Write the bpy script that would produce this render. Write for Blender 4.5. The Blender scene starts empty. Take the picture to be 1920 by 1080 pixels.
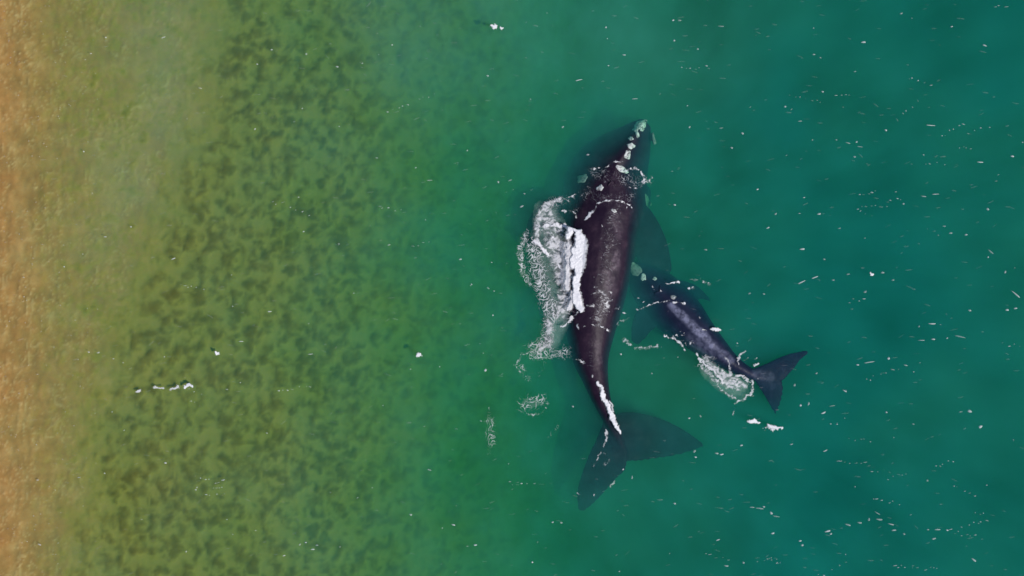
import bpy, bmesh, math, random
import numpy as np
from mathutils import Vector, Matrix
from mathutils.bvhtree import BVHTree

random.seed(11)
S = 0.025                                    # metres of sea surface per photo pixel


def wx(px): return (np.asarray(px, dtype=float) - 960.0) * S
def wy(py): return (540.0 - np.asarray(py, dtype=float)) * S


# ------------------------------------------------------------------ camera, light, exposure
scene = bpy.context.scene
scene.render.engine = 'CYCLES'
scene.cycles.volume_bounces = 3
scene.cycles.max_bounces = 8
scene.cycles.use_denoising = True
scene.view_settings.view_transform = 'Standard'
scene.view_settings.look = 'None'
scene.view_settings.gamma = 1.0
scene.view_settings.use_curve_mapping = False
scene.view_settings.exposure = 0.0

cam_data = bpy.data.cameras.new('camera')
cam_data.sensor_width = 36.0
cam_data.lens = 45.0
cam_data.clip_end = 2000.0
cam = bpy.data.objects.new('camera', cam_data)
cam.location = (0.0, 0.0, 60.0)
cam.rotation_euler = (0.0, 0.0, 0.0)
scene.collection.objects.link(cam)
scene.camera = cam

SUN_ELEV = math.radians(50.0)
SUN_AZ = math.radians(-28.0)                 # direction towards the sun, from +x, counter-clockwise
sun_dir = Vector((math.cos(SUN_ELEV) * math.cos(SUN_AZ), math.cos(SUN_ELEV) * math.sin(SUN_AZ), math.sin(SUN_ELEV)))
world = bpy.data.worlds.new('World')
scene.world = world
world.use_nodes = True
wn = world.node_tree
wn.nodes.clear()
sky = wn.nodes.new('ShaderNodeTexSky')
sky.sky_type = 'NISHITA'
sky.sun_disc = False
sky.sun_elevation = SUN_ELEV
sky.sun_rotation = math.pi / 2 - SUN_AZ
bg = wn.nodes.new('ShaderNodeBackground')
bg.inputs['Strength'].default_value = 0.09
wo = wn.nodes.new('ShaderNodeOutputWorld')
wn.links.new(sky.outputs[0], bg.inputs['Color'])
wn.links.new(bg.outputs[0], wo.inputs['Surface'])

sun_data = bpy.data.lights.new('sun', 'SUN')
sun_data.energy = 3.4
sun_data.angle = math.radians(0.6)
sun_data.color = (1.0, 0.95, 0.88)
sun = bpy.data.objects.new('sun', sun_data)
sun.rotation_euler = sun_dir.to_track_quat('Z', 'Y').to_euler()
sun.location = (30, -20, 60)
scene.collection.objects.link(sun)

# ------------------------------------------------------------------ helpers


def tag(o, label=None, cat=None, group=None, kind=None):
    if label: o['label'] = label
    if cat: o['category'] = cat
    if group: o['group'] = group
    if kind: o['kind'] = kind
    return o


def link(name, me, mat, parent=None, smooth=True):
    o = bpy.data.objects.new(name, me)
    if mat is not None:
        me.materials.append(mat)
    if smooth:
        me.polygons.foreach_set('use_smooth', [True] * len(me.polygons))
    scene.collection.objects.link(o)
    if parent is not None:
        o.parent = parent
    return o


def mesh_np(name, verts, quads):
    me = bpy.data.meshes.new(name)
    verts = np.asarray(verts, dtype=np.float32)
    quads = np.asarray(quads, dtype=np.int32)
    me.vertices.add(len(verts))
    me.vertices.foreach_set('co', verts.ravel())
    me.loops.add(quads.size)
    me.loops.foreach_set('vertex_index', quads.ravel())
    me.polygons.add(len(quads))
    me.polygons.foreach_set('loop_start', np.arange(0, quads.size, 4, dtype=np.int32))
    me.polygons.foreach_set('loop_total', np.full(len(quads), 4, dtype=np.int32))
    me.update(calc_edges=True)
    me.validate()
    return me


def _grad(ix, iy, seed):
    h = (ix.astype(np.int64) * 374761393 + iy.astype(np.int64) * 668265263 + seed * 974711) & 0xffffffff
    h = ((h ^ (h >> 13)) * 1274126177) & 0xffffffff
    h = h ^ (h >> 16)
    a = h.astype(float) / 4294967296.0 * 2 * math.pi
    return np.cos(a), np.sin(a)


def perlin(x, y, seed=0):
    x = np.asarray(x, dtype=float); y = np.asarray(y, dtype=float)
    xi = np.floor(x); yi = np.floor(y)
    xf = x - xi; yf = y - yi
    u = xf ** 3 * (xf * (xf * 6 - 15) + 10); v = yf ** 3 * (yf * (yf * 6 - 15) + 10)

    def corner(dx, dy):
        gx, gy = _grad(xi + dx, yi + dy, seed)
        return gx * (xf - dx) + gy * (yf - dy)
    a = corner(0, 0); b = corner(1, 0); c = corner(0, 1); d = corner(1, 1)
    return ((a + (b - a) * u) + ((c + (d - c) * u) - (a + (b - a) * u)) * v) * 1.45


def fbm(x, y, seed=0, octaves=4, gain=0.5):
    s = 0.0; amp = 1.0; tot = 0.0
    for k in range(octaves):
        s = s + amp * perlin(x * 2 ** k, y * 2 ** k, seed + 17 * k)
        tot += amp; amp *= gain
    return s / tot


def cells(x, y, seed=0):
    """Distance to the border between irregular cells (0 on the border)."""
    xi = np.floor(x); yi = np.floor(y)
    f1 = np.full(np.shape(x), 9.0); f2 = np.full(np.shape(x), 9.0)
    for dx in (-1, 0, 1):
        for dy in (-1, 0, 1):
            gx, gy = _grad(xi + dx, yi + dy, seed)
            d = np.hypot(xi + dx + 0.5 + 0.42 * gx - x, yi + dy + 0.5 + 0.42 * gy - y)
            f2 = np.where(d < f1, f1, np.minimum(f2, d)); f1 = np.minimum(f1, d)
    return f2 - f1


def sstep(a, b, x):
    t = np.clip((x - a) / (b - a), 0, 1)
    return t * t * (3 - 2 * t)


def water_z(X, Y):
    """Gentle wind ripple and swell of the sea surface (metres)."""
    fade = sstep(60, 30, np.abs(X)) * sstep(60, 30, np.abs(Y))
    return fade * (0.055 * fbm(X / 2.6 + 3, Y / 1.9, 5, 3) + 0.025 * perlin(X / 0.7, Y / 0.55, 9))


# ------------------------------------------------------------------ materials
def new_mat(name):
    m = bpy.data.materials.new(name)
    m.use_nodes = True
    nt = m.node_tree
    return m, nt, nt.nodes, nt.links, nt.nodes['Principled BSDF']


def ramp(nodes, stops):
    r = nodes.new('ShaderNodeValToRGB')
    e = r.color_ramp.elements
    while len(e) > 1:
        e.remove(e[-1])
    e[0].position, e[0].color = stops[0][0], (*stops[0][1], 1)
    for p, c in stops[1:]:
        k = e.new(p); k.color = (*c, 1)
    return r


def noise(nodes, links, vec, scale, detail=4, rough=0.55):
    n = nodes.new('ShaderNodeTexNoise')
    n.inputs['Scale'].default_value = scale
    n.inputs['Detail'].default_value = detail
    n.inputs['Roughness'].default_value = rough
    links.new(vec, n.inputs['Vector'])
    return n


def skin_material(name, base, pale, rough, grey):
    m, nt, N, L, P = new_mat(name)
    tc = N.new('ShaderNodeTexCoord')
    n1 = noise(N, L, tc.outputs['Object'], 1.6, 6, 0.62)
    r = ramp(N, [(0.36, base), (0.58, tuple(0.7 * a + 0.3 * b for a, b in zip(base, pale))), (0.72, pale)])
    L.new(n1.outputs['Fac'], r.inputs['Fac'])
    # fine pale scratches and flecks
    mp = N.new('ShaderNodeMapping'); mp.inputs['Scale'].default_value = (1.0, 3.2, 1.0)
    mp.inputs['Rotation'].default_value = (0, 0, 0.3)
    L.new(tc.outputs['Object'], mp.inputs['Vector'])
    n2 = noise(N, L, mp.outputs['Vector'], 5.0, 5, 0.7)
    r2 = ramp(N, [(0.62, (0, 0, 0)), (0.74, (1, 1, 1))])
    L.new(n2.outputs['Fac'], r2.inputs['Fac'])
    mul = N.new('ShaderNodeMath'); mul.operation = 'MULTIPLY'; mul.inputs[1].default_value = 0.16
    L.new(r2.outputs['Color'], mul.inputs[0])
    mix = N.new('ShaderNodeMix'); mix.data_type = 'RGBA'
    L.new(mul.outputs[0], mix.inputs['Factor'])
    L.new(r.outputs['Color'], mix.inputs['A'])
    mix.inputs['B'].default_value = (0.12, 0.11, 0.125, 1)
    sheen = N.new('ShaderNodeAttribute'); sheen.attribute_name = 'painted_sheen'       # sheen along the back, painted into the skin colour
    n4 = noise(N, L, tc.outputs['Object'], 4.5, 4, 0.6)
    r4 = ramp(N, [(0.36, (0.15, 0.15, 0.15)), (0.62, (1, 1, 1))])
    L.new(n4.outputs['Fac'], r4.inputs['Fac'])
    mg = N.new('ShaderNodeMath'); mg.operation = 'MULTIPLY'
    L.new(sheen.outputs['Fac'], mg.inputs[0]); L.new(r4.outputs['Color'], mg.inputs[1])
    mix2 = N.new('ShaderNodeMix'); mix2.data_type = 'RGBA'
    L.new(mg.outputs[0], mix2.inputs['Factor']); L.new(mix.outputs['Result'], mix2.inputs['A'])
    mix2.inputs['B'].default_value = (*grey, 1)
    L.new(mix2.outputs['Result'], P.inputs['Base Color'])
    P.inputs['Roughness'].default_value = rough
    P.inputs['IOR'].default_value = 1.38
    b = N.new('ShaderNodeBump'); b.inputs['Strength'].default_value = 0.35; b.inputs['Distance'].default_value = 0.22
    n3 = noise(N, L, tc.outputs['Object'], 1.3, 3, 0.5)
    L.new(n3.outputs['Fac'], b.inputs['Height'])
    # under water the skin's index is matched by the water: only skin in the air shines
    sp = N.new('ShaderNodeSeparateXYZ'); L.new(tc.outputs['Object'], sp.inputs[0])
    mr = N.new('ShaderNodeMapRange'); mr.interpolation_type = 'SMOOTHSTEP'
    mr.inputs['From Min'].default_value = -0.22; mr.inputs['From Max'].default_value = 0.05
    mr.inputs['To Min'].default_value = 0.03; mr.inputs['To Max'].default_value = 0.30
    L.new(sp.outputs['Z'], mr.inputs['Value']); L.new(mr.outputs[0], P.inputs['Specular IOR Level'])
    L.new(b.outputs['Normal'], P.inputs['Normal'])
    return m


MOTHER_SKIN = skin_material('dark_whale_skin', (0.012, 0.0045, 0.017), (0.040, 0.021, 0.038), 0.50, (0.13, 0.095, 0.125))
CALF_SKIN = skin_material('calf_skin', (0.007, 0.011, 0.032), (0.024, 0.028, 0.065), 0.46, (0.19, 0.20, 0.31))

m, nt, N, L, P = new_mat('callosity')
tc = N.new('ShaderNodeTexCoord')
n = noise(N, L, tc.outputs['Object'], 9, 5, 0.7)
r = ramp(N, [(0.36, (0.10, 0.10, 0.11)), (0.52, (0.60, 0.61, 0.61))])
L.new(n.outputs['Fac'], r.inputs['Fac']); L.new(r.outputs['Color'], P.inputs['Base Color'])
P.inputs['Roughness'].default_value = 0.9
CALLOSITY = m
m = m.copy(); m.name = 'dimmed_callosity'  # darker copy for deep patches: dimming by the water put into the colour
m.node_tree.nodes['Color Ramp'].color_ramp.elements[0].color = (0.10, 0.11, 0.12, 1)
m.node_tree.nodes['Color Ramp'].color_ramp.elements[1].color = (0.24, 0.26, 0.27, 1)
DIMMED_CALLOSITY = m

m, nt, N, L, P = new_mat('sea_foam')
tc = N.new('ShaderNodeTexCoord')
n = noise(N, L, tc.outputs['Object'], 4.0, 5, 0.65)
r = ramp(N, [(0.30, (0.60, 0.60, 0.67)), (0.55, (0.84, 0.83, 0.87))])
L.new(n.outputs['Fac'], r.inputs['Fac']); L.new(r.outputs['Color'], P.inputs['Base Color'])
P.inputs['Roughness'].default_value = 0.8
cov = N.new('ShaderNodeAttribute'); cov.attribute_name = 'cover'      # thin films of bubbles let the water show
L.new(cov.outputs['Fac'], P.inputs['Alpha'])
FOAM = m

# sea bed: sand with olive weed; the weed cover is a mesh attribute, grain is noise
m, nt, N, L, P = new_mat('sandy_sea_bed')
tc = N.new('ShaderNodeTexCoord')
att = N.new('ShaderNodeAttribute'); att.attribute_name = 'weed'
att2 = N.new('ShaderNodeAttribute'); att2.attribute_name = 'pale'
n1 = noise(N, L, tc.outputs['Object'], 1.1, 6, 0.6)
sand = ramp(N, [(0.3, (0.30, 0.150, 0.046)), (0.5, (0.37, 0.190, 0.058)), (0.7, (0.46, 0.255, 0.090))])
L.new(n1.outputs['Fac'], sand.inputs['Fac'])
mixp = N.new('ShaderNodeMix'); mixp.data_type = 'RGBA'
L.new(att2.outputs['Fac'], mixp.inputs['Factor'])
L.new(sand.outputs['Color'], mixp.inputs['A'])
mixp.inputs['B'].default_value = (0.50, 0.35, 0.15, 1)
n2 = noise(N, L, tc.outputs['Object'], 2.3, 4, 0.6)
weed = ramp(N, [(0.0, (0.058, 0.046, 0.005)), (1.0, (0.10, 0.080, 0.009))])
L.new(n2.outputs['Fac'], weed.inputs['Fac'])
mix = N.new('ShaderNodeMix'); mix.data_type = 'RGBA'
L.new(att.outputs['Fac'], mix.inputs['Factor'])
olive = N.new('ShaderNodeMix'); olive.data_type = 'RGBA'      # a film of algae tints the sand between tufts
film = N.new('ShaderNodeMath'); film.operation = 'MULTIPLY'; film.inputs[1].default_value = 2.3; film.use_clamp = True
L.new(att.outputs['Fac'], film.inputs[0]); L.new(film.outputs[0], olive.inputs['Factor'])
L.new(mixp.outputs['Result'], olive.inputs['A']); olive.inputs['B'].default_value = (0.45, 0.315, 0.060, 1)
L.new(olive.outputs['Result'], mix.inputs['A'])
L.new(weed.outputs['Color'], mix.inputs['B'])
L.new(mix.outputs['Result'], P.inputs['Base Color'])
P.inputs['Roughness'].default_value = 0.95
P.inputs['Specular IOR Level'].default_value = 0.1
SEABED = m

# sea water: a real volume (no surface), even everywhere
m = bpy.data.materials.new('green_sea_water')
m.use_nodes = True
nt = m.node_tree; N = nt.nodes; L = nt.links
N.clear()
out = N.new('ShaderNodeOutputMaterial')
tc = N.new('ShaderNodeTexCoord')
sep = N.new('ShaderNodeSeparateXYZ'); L.new(tc.outputs['Object'], sep.inputs[0])


def mth(op, a, b=None, clamp=False):
    n = N.new('ShaderNodeMath'); n.operation = op; n.use_clamp = clamp
    for i, v in enumerate((a, b)):
        if v is None: continue
        if isinstance(v, (int, float)): n.inputs[i].default_value = v
        else: L.new(v, n.inputs[i])
    return n.outputs[0]


flat = N.new('ShaderNodeCombineXYZ'); L.new(sep.outputs['X'], flat.inputs[0]); L.new(sep.outputs['Y'], flat.inputs[1])
wn1 = noise(N, L, flat.outputs[0], 0.13, 3, 0.5)
wob = mth('MULTIPLY', mth('SUBTRACT', wn1.outputs['Fac'], 0.5), 9.0)


def plume(px, py, sx, sy, rot=0.0):
    """A cloud of suspended silt, soft-edged, the same from the surface to the bed."""
    dx = mth('ADD', mth('SUBTRACT', sep.outputs['X'], float(wx(px))), wob)
    dy = mth('SUBTRACT', mth('SUBTRACT', sep.outputs['Y'], float(wy(py))), wob)
    c, s_ = math.cos(rot), math.sin(rot)
    u = mth('DIVIDE', mth('ADD', mth('MULTIPLY', dx, c), mth('MULTIPLY', dy, s_)), sx * S)
    v = mth('DIVIDE', mth('SUBTRACT', mth('MULTIPLY', dy, c), mth('MULTIPLY', dx, s_)), sy * S)
    q = mth('ADD', mth('MULTIPLY', u, u), mth('MULTIPLY', v, v))
    return mth('POWER', 2.718, mth('MULTIPLY', q, -1.0))


def mixc(f, a, b):
    n = N.new('ShaderNodeMix'); n.data_type = 'RGBA'
    L.new(f, n.inputs['Factor'])
    for k_, v in (('A', a), ('B', b)):
        if isinstance(v, tuple): n.inputs[k_].default_value = (*v, 1)
        else: L.new(v, n.inputs[k_])
    return n.outputs['Result']


GREEN_S, BLUE_S, SILT_S = (0.072, 0.255, 0.260), (0.026, 0.218, 0.375), (0.130, 0.330, 0.440)
wn2 = noise(N, L, flat.outputs[0], 0.09, 3, 0.55)
off = N.new('ShaderNodeMapRange'); L.new(mth('ADD', sep.outputs['X'], wob), off.inputs['Value'])
off.inputs['From Min'].default_value = -8.0; off.inputs['From Max'].default_value = 13.0; off.inputs['To Max'].default_value = 0.85
var = mth('MULTIPLY', mth('SUBTRACT', wn2.outputs['Fac'], 0.5), 1.6)
f_blue = mth('ADD', off.outputs[0], var, clamp=True)
f_blue = mth('SUBTRACT', f_blue, mth('MULTIPLY', plume(1300, 730, 160, 110), 0.6), clamp=True)
f_blue = mth('SUBTRACT', f_blue, mth('MULTIPLY', plume(880, 850, 230, 260), 0.4), clamp=True)
col = mixc(f_blue, GREEN_S, BLUE_S)
silt = mth('ADD', mth('MULTIPLY', plume(1030, 40, 330, 210), 1.0), mth('MULTIPLY', plume(305, 250, 95, 230, -0.35), 1.0), clamp=True)
silt = mth('ADD', silt, mth('MULTIPLY', plume(720, 60, 120, 110), 0.5), clamp=True)
col = mixc(silt, col, SILT_S)
vs = N.new('ShaderNodeVolumeScatter')
L.new(col, vs.inputs['Color'])
wn3 = noise(N, L, flat.outputs[0], 0.26, 5, 0.62)
L.new(mth('ADD', 0.15, mth('MULTIPLY', wn3.outputs['Fac'], 1.7)), vs.inputs['Density'])
va = N.new('ShaderNodeVolumeAbsorption')
SIG_A = (1.00, 0.215, 0.500)
k = max(SIG_A) * 1.02
va.inputs['Color'].default_value = (*[1 - c / k for c in SIG_A], 1)
va.inputs['Density'].default_value = k
add = N.new('ShaderNodeAddShader')
L.new(vs.outputs[0], add.inputs[0]); L.new(va.outputs[0], add.inputs[1])
L.new(add.outputs[0], out.inputs['Volume'])
WATER = m


# ------------------------------------------------------------------ sea bed and water
def axis(lo, hi, fine, far=400.0):
    inner = np.arange(lo, hi + 1e-6, fine)
    g = []; d = fine; v = hi
    while v < far:
        d *= 1.35; v += d; g.append(v)
    h = []; d = fine; v = lo
    while v > -far:
        d *= 1.35; v -= d; h.append(v)
    return np.array(h[::-1] + list(inner) + g)


def seabed_fields(X, Y):
    PX = X / S + 960; PY = 540 - Y / S
    warp = 60 * fbm(X / 6, Y / 6, 31, 3)
    px = PX + warp
    # depth follows the beach slope, left (shore) to right (open bay)
    xs = [-3000, -900, -200, 0, 100, 200, 350, 500, 650, 800, 950, 1150, 1500, 1920, 4000, 20000]
    ds = [-3.0, -1.2, -0.10, 0.07, 0.21, 0.29, 0.35, 0.44, 0.66, 1.02, 1.7, 3.7, 6.5, 8.0, 12, 20]
    depth = np.interp(px, xs, ds)
    # shallower tongue at the top of the picture
    depth = depth * (1 - 0.33 * np.exp(-((PX - 1080) / 300) ** 2 - ((PY - 0) / 230) ** 2))
    depth = depth * (1 + 0.16 * fbm(X / 5.0, Y / 5.0, 77, 3))
    # weed: an uneven belt whose shoreward edge leans down and left
    edge = np.interp(PY, [-400, 0, 200, 400, 560, 760, 1080, 1500], [420, 400, 365, 300, 230, 170, 130, 100])
    inside = sstep(-50, 70, PX - edge + 45 * fbm(X / 2.2, Y / 2.2, 4, 3))
    qx = X + 0.16 * fbm(X / 0.9, Y / 0.9, 140, 2); qy = Y + 0.16 * fbm(X / 0.9, Y / 0.9, 150, 2)
    tex = 0.85 * fbm(qx / 0.60, qy / 0.66, 41, 3, 0.48) + 0.15 * fbm(qx / 0.35, qy / 0.4, 43, 2, 0.5)
    web = np.clip(1 - np.abs(perlin(qx / 0.80, qy / 0.85, 53)) * 3.2, 0, 1) ** 1.5
    web2 = np.clip(1 - np.abs(perlin(qx / 0.45, qy / 0.48, 59)) * 2.6, 0, 1) ** 1.5
    shore = sstep(620, 200, PX)
    web3 = np.clip(1 - np.abs(perlin(qx / 0.30, qy / 0.30, 63)) * 2.6, 0, 1)
    big = 0.18 * fbm(X / 3.5, Y / 3.5, 67, 2)
    jx = qx + 0.42 * fbm(X / 0.55, Y / 0.55, 160, 3, 0.6); jy = qy + 0.42 * fbm(X / 0.55, Y / 0.55, 161, 3, 0.6)
    c1 = cells(jx / 0.58, jy / 0.54, 301); c2 = cells(jx / 0.44, jy / 0.42, 302)
    coarse = sstep(250, 520, PX)
    knot = coarse * c1 + (1 - coarse) * (0.45 * c1 + 0.55 * c2)
    clump = 0.42 + 0.95 * (knot - 0.25) + 1.5 * (tex + big) - 0.10 * web2 - 0.10 * web
    clump = 1 / (1 + np.exp(-4.0 * (clump - 0.36)))
    clump = clump * (1 - 0.55 * sstep(0.25, 0.6, perlin(X / 0.33, Y / 0.36, 167)) * sstep(0.1, -0.4, tex))
    weed_amt = inside * (0.27 + 0.62 * clump)
    # light scatter of weed closer to shore, and a fading belt offshore
    near = sstep(0.12, 0.42, fbm(X / 0.8, Y / 0.7, 97, 4)) * sstep(40, 160, PX) * 0.34 * (1 - inside)
    near = near * 0.8 + 0.24 * sstep(0.1, 0.6, c2) * sstep(60, 200, PX) * (1 - inside) * sstep(-0.3, 0.3, fbm(X / 3, Y / 3, 99, 2)) + 0.03 * sstep(10, 120, PX) * (1 - inside) + 0.16 * sstep(-0.1, 0.5, fbm(X / 0.42, Y / 0.5, 98, 3)) * sstep(20, 120, PX) * (1 - inside)
    weed_amt = np.clip(weed_amt + near, 0, 1)
    offshore = sstep(1250, 780, PX + 60 * fbm(X / 3, Y / 3, 61, 2))
    weed_amt = weed_amt * (0.50 + 0.50 * offshore) * (0.84 + 0.16 * sstep(760, 640, PX + 50 * fbm(X / 4, Y / 4, 62, 2)))
    pale = 0.25 * np.exp(-((PX - (edge - 95)) / 75.0) ** 2) * sstep(620, 330, PY) * sstep(-80, 120, PY + 0 * PX)
    pale = np.clip(pale + 0.5 * np.exp(-((PX - 1080) / 300) ** 2 - (PY / 230) ** 2), 0, 1)
    # relief: weed tufts, sand ripples running with the shore
    relief = 0.13 * weed_amt * (0.5 + tex) + 0.03 * fbm(X / 0.5, Y / 0.45, 19, 3)
    rip = perlin(X / 0.28 + 0.8 * perlin(X / 1.2, Y / 1.2, 2), Y / 0.9, 71)
    relief = relief + 0.030 * rip * sstep(420, 0, PX) + 0.02 * perlin(X / 0.16, Y / 0.16, 73) * sstep(300, 0, PX)
    # broken caustic light by the shore, painted as pale crests on the sand
    caustic = sstep(0.72, 1.0, 1 - np.abs(perlin(X / 0.34 + 0.7 * perlin(X / 0.8, Y / 0.8, 12), Y / 0.62 + 0.7 * perlin(X / 0.8, Y / 0.8, 13), 79)) * 2.4)
    caustic = caustic * sstep(-0.1, 0.4, perlin(X / 1.4, Y / 1.7, 81) + 0.25) * (1 - inside)
    pale = np.clip(pale + 0.55 * caustic, 0, 1)
    relief = relief + 0.03 * caustic
    caustic2 = sstep(0.80, 1.0, 1 - np.abs(perlin(X / 0.2 + perlin(X / 0.6, Y / 0.6, 212), Y / 0.34 + perlin(X / 0.6, Y / 0.6, 213), 279)) * 2.2) * sstep(-0.2, 0.4, perlin(X / 0.9, Y / 1.1, 281)) * sstep(300, 40, PX)
    pale = np.clip(pale + 0.6 * caustic2, 0, 1)
    relief = relief + 0.03 * caustic2
    return -depth + relief * sstep(-900, -100, PX), weed_amt, pale


def grid_mesh(name, xs, ys, Z):
    nx, ny = len(xs), len(ys)
    X, Y = np.meshgrid(xs, ys)
    V = np.stack([X.ravel(), Y.ravel(), Z.ravel()], 1)
    i = (np.arange(ny - 1)[:, None] * nx + np.arange(nx - 1)[None, :]).ravel()
    return V, np.stack([i, i + 1, i + nx + 1, i + nx], 1)


xs = axis(-26, 26, 0.085); ys = axis(-15, 15, 0.085)
X, Y = np.meshgrid(xs, ys)
Z, weed_a, pale_a = seabed_fields(X, Y)
V, Q = grid_mesh('sea_bed', xs, ys, Z)
me = mesh_np('sea_bed', V, Q)
a = me.attributes.new('weed', 'FLOAT', 'POINT'); a.data.foreach_set('value', weed_a.ravel().astype(np.float32))
a = me.attributes.new('pale', 'FLOAT', 'POINT'); a.data.foreach_set('value', pale_a.ravel().astype(np.float32))
sea_bed = link('sea_bed', me, SEABED)
tag(sea_bed, kind='structure')

xs = axis(-26, 26, 0.2, 380); ys = axis(-15, 15, 0.2, 380)
X, Y = np.meshgrid(xs, ys)
V, Q = grid_mesh('w', xs, ys, water_z(X, Y))
nx, ny = len(xs), len(ys)
n0 = len(V)
rim = list(range(nx)) + [j * nx + nx - 1 for j in range(1, ny)] + [(ny - 1) * nx + i for i in range(nx - 2, -1, -1)] + [j * nx for j in range(ny - 2, 0, -1)]
low = V[rim].copy(); low[:, 2] = -24.0
V = np.vstack([V, low])
nr = len(rim)
verts = V.tolist()
faces = Q.tolist()
for i in range(nr):
    j = (i + 1) % nr
    faces.append([rim[j], rim[i], n0 + i, n0 + j])
faces.append([n0 + i for i in range(nr)][::-1])
me = bpy.data.meshes.new('sea_water')
me.from_pydata(verts, [], faces); me.update()
sea = link('sea_water', me, WATER)
tag(sea, kind='structure')


# ------------------------------------------------------------------ whales
def resample(st, n):
    """Smooth (cubic) resampling of the station table along its length."""
    st = np.array(st, dtype=float)
    d = np.r_[0, np.cumsum(np.hypot(np.diff(st[:, 0]), np.diff(st[:, 1])))]
    t = np.linspace(0, d[-1], n)
    outc = []
    for c in range(st.shape[1]):
        y = st[:, c]
        mm = np.gradient(y, d)
        k = np.clip(np.searchsorted(d, t, side='right') - 1, 0, len(d) - 2)
        h = d[k + 1] - d[k]; u = (t - d[k]) / h
        outc.append((2 * u ** 3 - 3 * u ** 2 + 1) * y[k] + (u ** 3 - 2 * u ** 2 + u) * h * mm[k]
                    + (-2 * u ** 3 + 3 * u ** 2) * y[k + 1] + (u ** 3 - u ** 2) * h * mm[k + 1])
    return np.stack(outc, 1)


def add_loft(bm, stations, n=70, seg=36):
    """Body of a whale. Station: px, py, half width (px), top z, height factor, ridge height."""
    R = resample(stations, n)
    cx = wx(R[:, 0]); cy = wy(R[:, 1])
    tx = np.gradient(cx); ty = np.gradient(cy); l = np.hypot(tx, ty); tx /= l; ty /= l
    rings = []
    for i in range(n):
        w = max(R[i, 2], 1.5) * S; top = R[i, 3]; hf = R[i, 4]; ridge = R[i, 5]
        h = w * hf
        ring = []
        for k in range(seg):
            a = 2 * math.pi * k / seg
            u = math.cos(a); v = math.sin(a)
            uu = u * w
            vv = math.copysign(abs(v) ** 0.95, v) * h
            z = top - ridge - h + vv
            if v > 0: z += ridge * math.exp(-(uu / (0.34 * w)) ** 2) * v
            ring.append(bm.verts.new((cx[i] + ty[i] * uu, cy[i] - tx[i] * uu, z)))
        rings.append(ring)
    for a, b in zip(rings, rings[1:]):
        for k in range(seg):
            bm.faces.new((a[k], a[(k + 1) % seg], b[(k + 1) % seg], b[k]))
    bm.faces.new(rings[0][::-1]); bm.faces.new(rings[-1])


def add_fin(bm, stations, n=26, seg=20):
    """Fluke or flipper. Station: leading px,py, trailing px,py, z, thickness (m)."""
    R = resample(stations, n)
    rings = []
    for i in range(n):
        lx, ly, tx_, ty_, z, th = R[i]
        ax, ay, bx, by = wx(lx), wy(ly), wx(tx_), wy(ty_)
        ring = []
        for k in range(seg):
            a = 2 * math.pi * k / seg
            u = 0.5 - 0.5 * math.cos(a)
            prof = math.sin(a) * (1 - 0.45 * u)
            ring.append(bm.verts.new((ax + (bx - ax) * u, ay + (by - ay) * u, z + prof * th * 0.5)))
        rings.append(ring)
    for a, b in zip(rings, rings[1:]):
        for k in range(seg):
            bm.faces.new((a[k], a[(k + 1) % seg], b[(k + 1) % seg], b[k]))
    bm.faces.new(rings[0][::-1]); bm.faces.new(rings[-1])


def whale(name, body, fins, mat, voxel, painted_sheen):
    bm = bmesh.new()
    add_loft(bm, body)
    for f in fins: add_fin(bm, f)
    bmesh.ops.recalc_face_normals(bm, faces=bm.faces)
    me = bpy.data.meshes.new(name); bm.to_mesh(me); bm.free()
    tmp = bpy.data.objects.new('tmp', me); scene.collection.objects.link(tmp)
    r = tmp.modifiers.new('r', 'REMESH'); r.mode = 'VOXEL'; r.voxel_size = voxel
    s = tmp.modifiers.new('s', 'SMOOTH'); s.factor = 0.5; s.iterations = 6
    dg = bpy.context.evaluated_depsgraph_get()
    me2 = bpy.data.meshes.new_from_object(tmp.evaluated_get(dg))
    me2.name = name
    bpy.data.objects.remove(tmp)
    me2.materials.clear()
    co = np.empty(len(me2.vertices) * 3, dtype=np.float32); me2.vertices.foreach_get('co', co)
    nm = np.empty(len(me2.vertices) * 3, dtype=np.float32); me2.vertices.foreach_get('normal', nm)
    co = co.reshape(-1, 3); nm = nm.reshape(-1, 3)
    px = co[:, 0] / S + 960; py = 540 - co[:, 1] / S
    px = px + 5 * fbm(px / 14, py / 14, 500, 3); py = py + 5 * fbm(px / 14, py / 14, 501, 3)
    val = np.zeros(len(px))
    for amt, pl in painted_sheen:  # strokes of sheen painted along the back
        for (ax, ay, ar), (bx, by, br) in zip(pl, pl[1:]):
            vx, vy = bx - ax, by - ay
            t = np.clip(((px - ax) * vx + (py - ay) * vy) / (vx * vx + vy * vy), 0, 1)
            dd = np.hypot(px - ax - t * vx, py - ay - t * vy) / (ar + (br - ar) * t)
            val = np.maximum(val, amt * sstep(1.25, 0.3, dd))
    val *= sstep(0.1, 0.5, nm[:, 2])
    at = me2.attributes.new('painted_sheen', 'FLOAT', 'POINT'); at.data.foreach_set('value', val.astype(np.float32))
    o = link(name, me2, mat)
    bm = bmesh.new(); bm.from_mesh(me2)
    tree = BVHTree.FromBMesh(bm); bm.free()
    return o, tree


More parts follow.
